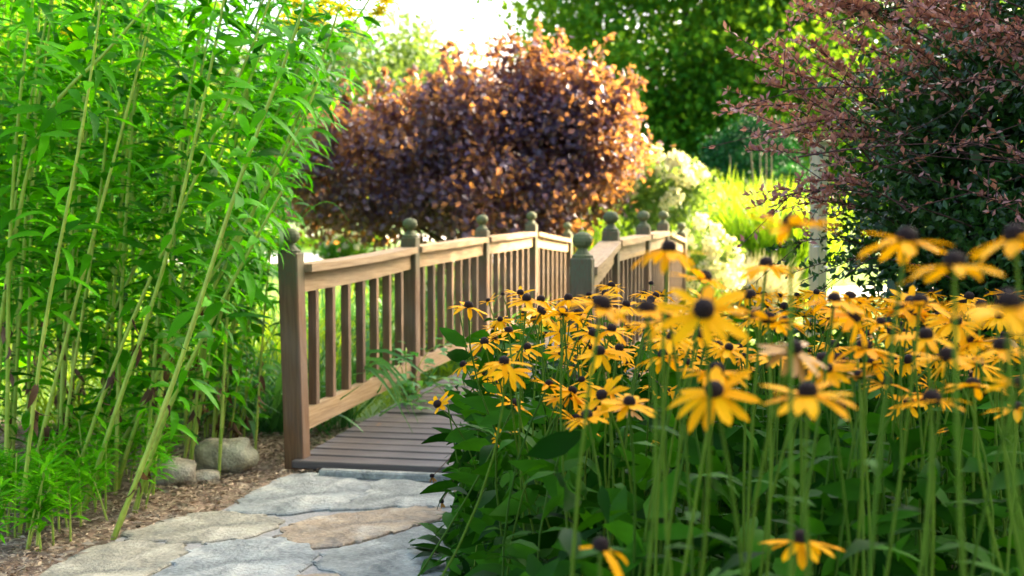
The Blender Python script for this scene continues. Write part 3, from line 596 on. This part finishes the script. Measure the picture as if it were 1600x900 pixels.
tag(put('flower_bed_stems', mk('flower_bed_stems', *cat(parts)), M_RSTEM), 'thin green stems crowding the flower drift', 'stems', kind='stuff')

# ------------------------------------------------------------------ red-tipped shrub
bc = np.array((2.32, 4.75, 0.)); shrub = thing('barberry_shrub', bc, 'large dark green shrub with arching red-tipped twigs behind the flowers', 'shrub')
SM = [leaf(1, .55, 2, .2, .5, 'obov'), leaf(1, .48, 2, .3, .3, 'obov')]
def blob(n, c, r, shell=.5):
    d = rand_dirs(n); k = (shell + (1 - shell) * rng.random(n)) ** .6; return np.asarray(c) + d * k[:, None] * np.asarray(r)
cl = np.concatenate([blob(360, (0, 0, 1.25), (1.05, .75, 1.25), .45), blob(190, (1.0, -.1, 1.4), (.95, .65, 1.25), .4)])
T = np.repeat(cl, 130, 0) + rng.normal(0, .085, (len(cl) * 130, 3)); T = T[T[:, 2] > .05]; n = len(T)
d = norm(rng.normal(0, 1, (n, 3)) + norm(T - (0, 0, 1.0)) * .9 + (0, -.2, .3))
V, Q, r = spread(SM, d, rand_dirs(n, .0, 1), T, rng.uniform(.028, .048, n), np.clip(np.repeat(rng.random(len(cl)), 130)[:n] * .6 + rng.random(n) * .4, 0, 1))
tag(put('foliage', mk('foliage', V, Q, r), M_BARB_G, shrub), kind='stuff')
for k in range(14):
    q = rng.uniform(0, 6.28); e = np.array((math.cos(q) * .7, math.sin(q) * .5, rng.uniform(1.4, 2.3))); V, Q = tube(bez((rng.normal(0, .08), rng.normal(0, .08), 0), (e[0] * .2, e[1] * .2, e[2] * .6), e, 8), np.linspace(.02, .005, 8), 6); put('branch', mk('branch', V, Q), M_BARK, shrub)
def spray(a, b, sag, nl, mat, rl=(.018, .034), name='twig'):
    a = np.asarray(a, float); b = np.asarray(b, float); C = bez(a, (a + b) / 2 + (0, 0, sag), b, 10); V, Q = tube(C, np.linspace(.0032, .0011, 10), 5)
    o = put(name, mk('twig', V, Q), M_TWIG, shrub); tt = np.linspace(0, 1, 10); parts_T, parts_d = [], []; ax_ = norm(b - a)
    t = rng.uniform(.12, 1, nl); T = np.stack([np.interp(t, tt, C[:, j]) for j in range(3)], 1); dd = norm(rand_dirs(nl) + ax_ * .8 + (0, 0, .35))
    for s in range(4):                                                  # side twigs
        t0 = rng.uniform(.3, .85); p = np.array([np.interp(t0, tt, C[:, j]) for j in range(3)]); e = p + (ax_ + rng.normal(0, .6, 3)) * rng.uniform(.07, .2); m_ = nl // 5
        V2, Q2 = tube(np.linspace(p, e, 4), np.linspace(.002, .001, 4), 4); put('side_twig', mk('side_twig', V2, Q2), M_TWIG, o)
        T = np.concatenate([T, p + (e - p) * rng.random((m_, 1))]); dd = np.concatenate([dd, norm(rand_dirs(m_) + norm(e - p) * .8 + (0, 0, .3))])
    far = ((T - a) @ ax_) / np.linalg.norm(b - a) + rng.normal(0, .12, len(T)) > .42
    for nm, mk_, mt in (('leaves', far, mat), ('inner_leaves', ~far, M_BARB_G)):
        if mk_.sum() < 2: continue
        V, Q, r = spread(SM, dd[mk_], rand_dirs(mk_.sum(), .2, 1), T[mk_], rng.uniform(*rl, mk_.sum()), rng.random(mk_.sum())); tag(put(nm, mk(nm, V, Q, r), mt, o), kind='stuff')
tips = [(1135, 80), (1150, 170), (1165, 235), (1162, 175), (1240, 5), (1300, -10), (1180, 300), (1160, 305), (1175, 325), (1270, -30), (1210, 100), (1205, 215), (1350, -20), (1430, -20), (1195, 340), (1250, 60), (1265, 130), (1200, 395), (1230, 430), (1185, 130), (1240, 200), (1250, 235), (1235, 160), (1260, 285), (1290, 50), (1330, 30), (1390, 60), (1275, 90), (1310, 70), (1190, 75)]
for k, (px, py) in enumerate(tips):
    e = at(px, py, rng.uniform(4.1, 4.7)) - bc; L = rng.uniform(.35, .75); a = e + np.array((L, rng.uniform(.05, .3), -L * (.55 if py < 200 else .15) + rng.normal(0, .06)))
    spray(a, e, rng.uniform(.05, .14), 100, M_BARB_R if py < 360 else M_BARB_G)
NI = 52000; TI = blob(NI, (.35, .1, 1.2), (1.3, .62, 1.22), .0); V, Q, r = spread(DIAMOND, rand_dirs(NI), rand_dirs(NI), TI, rng.uniform(.045, .07, NI), rng.random(NI)); tag(put('inner_foliage', mk('inner_foliage', V, Q, r), M_BARB_G, shrub), kind='stuff')
for k in range(32):                                                      # reddish sprays over the face and crown
    px, py = (rng.uniform(1240, 1640), rng.uniform(-60, 60)) if k < 24 else (rng.uniform(1330, 1600), rng.uniform(90, 320))
    e = at(px, py, rng.uniform(3.75, 4.1)) - bc; sgn = -1 if (k % 3 or px < 1440) else 1; a = e + np.array((-sgn * rng.uniform(.3, .6), .25, -rng.uniform(-.05, .18)))
    spray(a, e, .04, 110 if k < 24 else 26, M_BARB_R)

# ------------------------------------------------------------------ trees and shrubs farther off
def tree(name, label, cat_, pos, trunk_h, cr_c, cr_r, nclump, per, lsize, mat, group=None, csd=.45, limbs=7, trad=.18, shell=.35, bark=M_BARK, foliage='crown', plumes=0, flat=1., lumps=None):
    o = thing(name, pos, label, cat_, group); c = np.asarray(cr_c, float); r = np.asarray(cr_r, float)
    V, Q = tube(bez((0, 0, -.1), (rng.normal(0, .1), 0, trunk_h * .6), (c[0] * .6, c[1] * .6, c[2]), 9), np.linspace(trad, trad * .35, 9), 8); tr = put('trunk', mk('trunk', V, Q), bark, o)
    cl = blob(nclump, c, r, shell) if not lumps else np.concatenate([blob(nclump // len(lumps), q[:3], q[3:], .6) for q in lumps]); cl = cl[cl[:, 2] > .15]
    for k in range(limbs):
        e = cl[rng.integers(0, len(cl))] * .92; s = np.array((c[0] * .4, c[1] * .4, trunk_h * rng.uniform(.55, 1.0))); V, Q = tube(bez(s, (s + e) / 2 + (0, 0, .1 * r[2]), e, 6), np.linspace(trad * .45, trad * .08, 6), 5); put('limb', mk('limb', V, Q), bark, tr)
    T = np.repeat(cl, per, 0); T = T + rng.normal(0, 1, T.shape) * csd * np.array((1, 1, .75 * flat)); rn = np.repeat(rng.random(len(cl)), per) * .65 + rng.random(len(T)) * .35
    for k in range(plumes):
        q = rng.uniform(0, 2 * np.pi); z = rng.uniform(.25, .98); s = math.sqrt(1 - z * z); b = c + r * np.array((math.cos(q) * s, math.sin(q) * s, z)) * .92
        if lumps: qq = lumps[rng.integers(0, len(lumps))]; b = np.array(qq[:3]) + np.array(qq[3:]) * np.array((math.cos(q) * s, math.sin(q) * s, z)) * .95
        L = rng.uniform(.15, .6); m_ = 48; t = rng.random(m_)[:, None]
        T = np.concatenate([T, b + t * np.array((rng.normal(0, .15) + .35 * math.cos(q) * s, .1, 1.)) * L + rng.normal(0, .035, (m_, 3)) * (1.3 - t)]); rn = np.concatenate([rn, rng.random(m_)])
    k = T[:, 2] > .05; T, rn = T[k], rn[k]; n = len(T)
    V, Q, rr = spread(DIAMOND, norm(rand_dirs(n) + (0, 0, -.2)), rand_dirs(n, 0, 1), T, rng.uniform(.55, 1.5, n) * lsize, rn)
    tag(put(foliage, mk(foliage, V, Q, rr, smooth=False), mat, o), kind='stuff'); return o
LUMPS = [(-1.5, -.1, 1.65, .85, .8, .6), (-.75, -.3, 1.8, 1.05, 1.0, .85), (.25, 0, 1.9, 1.1, 1.0, .95), (1.0, .1, 1.9, .8, .8, .8), (.15, -.4, 1.3, 1.0, .9, .7), (-.35, .2, 2.1, .9, .8, .6), (.95, 0, 2.5, .6, .5, .55), (1.45, 0, 2.05, .45, .5, .5)]
tree('burgundy_shrub', 'big rounded burgundy-leaved shrub glowing orange on its sunny side behind the bridge', 'shrub', (-.5, 15.2, 0), .7, (0, 0, 1.85), (1.95, 1.5, 1.55), 360, 115, .078, M_PURPLE, csd=.16, limbs=12, trad=.07, plumes=150, lumps=LUMPS)
tree('leafy_tree', 'tall broad green tree with sunlit yellow gaps beyond the tall grass', 'tree', (5.2, 38, 0), 4, (0, 0, 6.2), (5.2, 4, 5.2), 330, 170, .20, M_TREE, csd=.62, limbs=16, trad=.3)
tree('leafy_tree', 'dense green tree standing behind the dark shrub twigs and the clipped bush', 'tree', (11.5, 42, 0), 4, (0, 0, 6.5), (5, 4, 6), 300, 160, .20, M_TREE, csd=.65, limbs=14, trad=.3)
tree('leafy_tree', 'bright sunlit tree filling the gap low behind the clipped bush', 'tree', (7.5, 55, 0), 3, (0, 0, 5), (7, 4, 5), 160, 130, .26, M_TREE2, csd=.8, limbs=8, trad=.3)
tree('leafy_tree', 'pale far tree whose top shows above the burgundy shrub', 'tree', (-6.5, 62, 0), 4, (0, 0, 7.0), (4.5, 4, 3.8), 110, 110, .26, M_TREE2, csd=.7, trad=.3)
tree('leafy_tree', 'pale far tree glimpsed between the tall stalks and the burgundy shrub', 'tree', (-12.5, 58, 0), 4, (0, 0, 5.2), (3.4, 3, 4.0), 90, 110, .26, M_TREE2, csd=.7, trad=.3)
tree('leafy_tree', 'green tree glimpsed through the gaps of the tall leafy clump', 'tree', (-13.5, 33, 0), 3, (0, 0, 4.8), (4.5, 3.5, 4.2), 170, 120, .2, M_TREE, csd=.6, trad=.25)
tree('leafy_tree', 'leafy green tree right behind the tall stalks', 'tree', (-5.6, 13.5, 0), 1.2, (0, 0, 2.7), (2.0, 1.6, 2.6), 190, 120, .12, M_TREE2, csd=.33, trad=.12)
tree('leafy_shrub', 'dense dark green shrub filling the space behind the tall stalks', 'shrub', (-3.95, 10.8, 0), .6, (0, 0, 1.5), (1.45, 1.2, 1.45), 170, 110, .09, M_TREE, csd=.22, limbs=6, trad=.06)
tree('clipped_bush', 'rounded dark blue-green clipped bush beyond the tall grass', 'bush', (4.9, 26.5, 0), .8, (0, 0, 1.55), (1.1, 1.0, 1.65), 420, 60, .075, M_YEW, csd=.12, limbs=4, trad=.08, shell=.75)
tree('narrow_conifer', 'narrow bright green conifer beside the cream column', 'conifer', (4.25, 19.5, 0), .5, (0, 0, .95), (.26, .26, 1.05), 120, 70, .05, M_CONIF, csd=.06, limbs=3, trad=.04, shell=.6)
for k, (x, y, h) in enumerate(((-9.5, 52, .5), (-12, 55, .6), (-6.8, 54, .45), (-15, 53, .6))):
    tree('low_shrub', 'low dark shrub in the row between the pale driveway and the far road', 'shrub', (x, y, 0), .3, (0, 0, h * .5), (1.6, 1, h * .55), 50, 60, .14, M_TREE, 'shrubs between driveway and road', csd=.25, limbs=2, trad=.05)
for k, (x, y, h) in enumerate(((-1.7, 18.2, .55), (-.8, 17.4, .55))):
    tree('low_shrub', 'small leafy green bush under the burgundy shrub', 'shrub', (x, y, 0), .2, (0, 0, h * .55), (.6, .45, h * .5), 40, 60, .07, M_TREE2, 'small green bushes under the burgundy shrub', csd=.12, limbs=2, trad=.03)
# white-flowered hydrangea
hyd = tree('hydrangea', 'hydrangea shrub heavy with creamy white flower heads behind the bridge', 'shrub', (1.80, 16.2, 0), .6, (0, 0, 1.45), (.58, .55, .5), 45, 60, .085, M_TREE2, csd=.17, limbs=8, trad=.04)
BL = mk('flower_head', *spread(DIAMOND, rand_dirs(120), rand_dirs(120), rand_dirs(120) * .055 * (1, 1, 1.25), np.full(120, .035), rng.random(120)))
for k in range(34):
    d = rand_dirs(1, -.2, 1)[0]; d[1] = -abs(d[1]) if rng.random() < .7 else d[1]; p = np.array((0, 0, 1.45)) + d * (.68, .6, .55); put('flower_head', BL, M_WHITE, hyd, Matrix.Translation(p) @ Matrix.Rotation(rng.uniform(-.6, .6), 4, 'Y') @ Matrix.Scale(rng.uniform(1.1, 1.9), 4))
hyd2 = tree('hydrangea', 'lower hydrangea with cream flower heads close beside the far bridge post', 'shrub', (1.98, 13.4, 0), .3, (0, 0, .62), (.32, .4, .5), 30, 50, .07, M_TREE2, csd=.12, limbs=4, trad=.025)
for k in range(20):
    d = rand_dirs(1, -.3, 1)[0]; d[1] = -abs(d[1]); put('flower_head', BL, M_WHITE, hyd2, Matrix.Translation(np.array((0, 0, .62)) + d * (.36, .45, .52)) @ Matrix.Scale(rng.uniform(.9, 1.4), 4))
wf = tree('white_flower_bush', 'distant bush dotted with white flowers beside the pale driveway', 'bush', (-4.1, 31, 0), .3, (0, 0, .45), (.55, .4, .35), 26, 50, .12, M_TREE, csd=.2, limbs=3, trad=.04)
for k in range(14):
    put('flower_head', BL, M_WHITE, wf, Matrix.Translation((rng.uniform(-.6, .6), -.4, rng.uniform(.5, .9))) @ Matrix.Scale(rng.uniform(1.0, 1.6), 4))
# ornamental grasses and lawn blades
GR = [leaf(1, .02, 4, .2, .5, 'strap'), leaf(1, .025, 4, .2, 1.2, 'strap')]
def grass_clump(name, label, p, n, L, mat, sd=.12, zmin=.7, group=None):
    o = thing(name, p, label, 'grass clump', group); b = rng.normal(0, sd, (n, 3)) * (1, 1, 0)
    V, Q, r = spread(GR, rand_dirs(n, zmin, 1), rand_dirs(n, -.2, .5), b, rng.uniform(.6, 1.1, n) * L, rng.random(n)); tag(put('blades', mk('blades', V, Q, r), mat, o), kind='stuff')
for k in range(38):
    y = rng.uniform(17.5, 22); x = rng.uniform(.09, .215) * y
    if x < 2.6 and y < 18: y += 2
    grass_clump('tall_grass', 'tall lime green ornamental grass clump glowing in the sun beyond the bridge', (x, y, -.03), 460, rng.uniform(1.2, 1.9), M_GRASS, .2, .8, 'lime green grass clumps')
for k in range(10):
    x = rng.uniform(.2, 1.3); y = rng.uniform(14.4, 16.0); grass_clump('tall_grass', 'lime green grass tuft at the far end of the bridge', (x * 1.1, y, -.03), 300, rng.uniform(.7, 1.15), M_GRASS, .16, .75, 'grass tufts at the bridge end')
grass_clump('pale_grass', 'pale feathery silver grass clump in front of the lime grasses', (2.72, 14.6, -.03), 900, .85, M_PALEG, .1, .7)
for k in range(22):
    s = rng.uniform(.8, 7.0); q = L0 + ax * s - pr * rng.uniform(.35, 2.2); grass_clump('tall_grass', 'knee-high green grass tuft growing alongside the bridge railing', (q[0], q[1], -.03), 170, rng.uniform(.45, .85), M_GRASS if k % 2 else M_STRAP, .15, .6, 'grass tufts along the railing')
for k, (px, py, ty) in enumerate(((1190, 262, 205), (1182, 268, 222), (1197, 265, 212), (1141, 262, 240), (1206, 268, 225))):
    a = at(px, 300, 22); b = at(px + rng.normal(0, 4), ty, 22); o = thing('dry_stalk', (a[0], 22, -.03), 'thin dry bare stalk standing before the clipped bush', 'stalk', 'dry bare stalks'); V, Q = tube(bez((0, 0, 0), (0, 0, b[2] * .5), (b[0] - a[0], 0, b[2]), 6), np.linspace(.012, .006, 6), 5); put('stem', mk('stem', V, Q), plain('dry', (.28, .2, .14)), o)
n = 60000; y = 7 + 28 * rng.random(n) ** 1.4; x = rng.uniform(-.48, .45, n) * y; P = np.stack([x, y, np.full(n, -.03)], 1)
e_ = (P[:, :2] - L0[:2]) @ ax[:2]; s_ = (P[:, :2] - L0[:2]) @ pr[:2]; k = ~((e_ > -.3) & (e_ < 7.5) & (s_ > -.05) & (s_ < 1.4)) & ~((y < 7.6) & (x > -4)); gp = np.array([(.5, 13.0), (1.8, 12.7), (2.65, 15.5), (5.2, 19.5), (12, 23), (12, 25.5), (4.2, 22), (1.4, 17)]); k &= ~inside(P[:, :2], gp)
P = P[k]; n = len(P); V, Q, r = spread([leaf(1, .09, 2, .2, .6, 'strap')], rand_dirs(n, .5, 1), rand_dirs(n, -.3, .3), P, rng.uniform(.05, .14, n), rng.random(n))
tag(put('lawn_grass', mk('lawn_grass', V, Q, r), M_LAWNB), 'sunlit lawn around the bridge', 'grass', kind='stuff')
# cream column half hidden by the shrub
cb = at(1279, 330, 12.5); colm = thing('garden_column', (cb[0], 12.5, -.03), 'square cream column half hidden behind the red-tipped shrub', 'column'); M_CREAM = plain('cream_paint', (.34, .30, .21), .7, .2, 8, bmp=.1)
def cbox(nm, wd, z0, z1): put(nm, box(z1 - z0, wd, wd, .008), M_CREAM, colm, Matrix.Translation((0, 0, z0)) @ Matrix.Rotation(math.radians(33), 4, 'Z') @ UP)
cbox('shaft', .13, .2, 1.93); cbox('plinth', .20, 0, .2); cbox('capital', .17, 1.93, 1.97)
# trees beyond the frame on the sunny side; they throw the shade over the near garden
for k, (x, y, h) in enumerate(((8.2, 6.0, 7.5), (8.7, 9.6, 8.5), (9.4, 13.2, 8.5), (7.8, 2.4, 7))):
    tree('shade_tree', 'broad green tree on the sunny side casting shade over the path', 'tree', (x, y, 0), 1.6, (0, 0, h * .52), (2.1, 2.3, h * .5), 170, 110, .17, M_TREE, 'shade trees beside the garden', csd=.5, limbs=8, trad=.2)
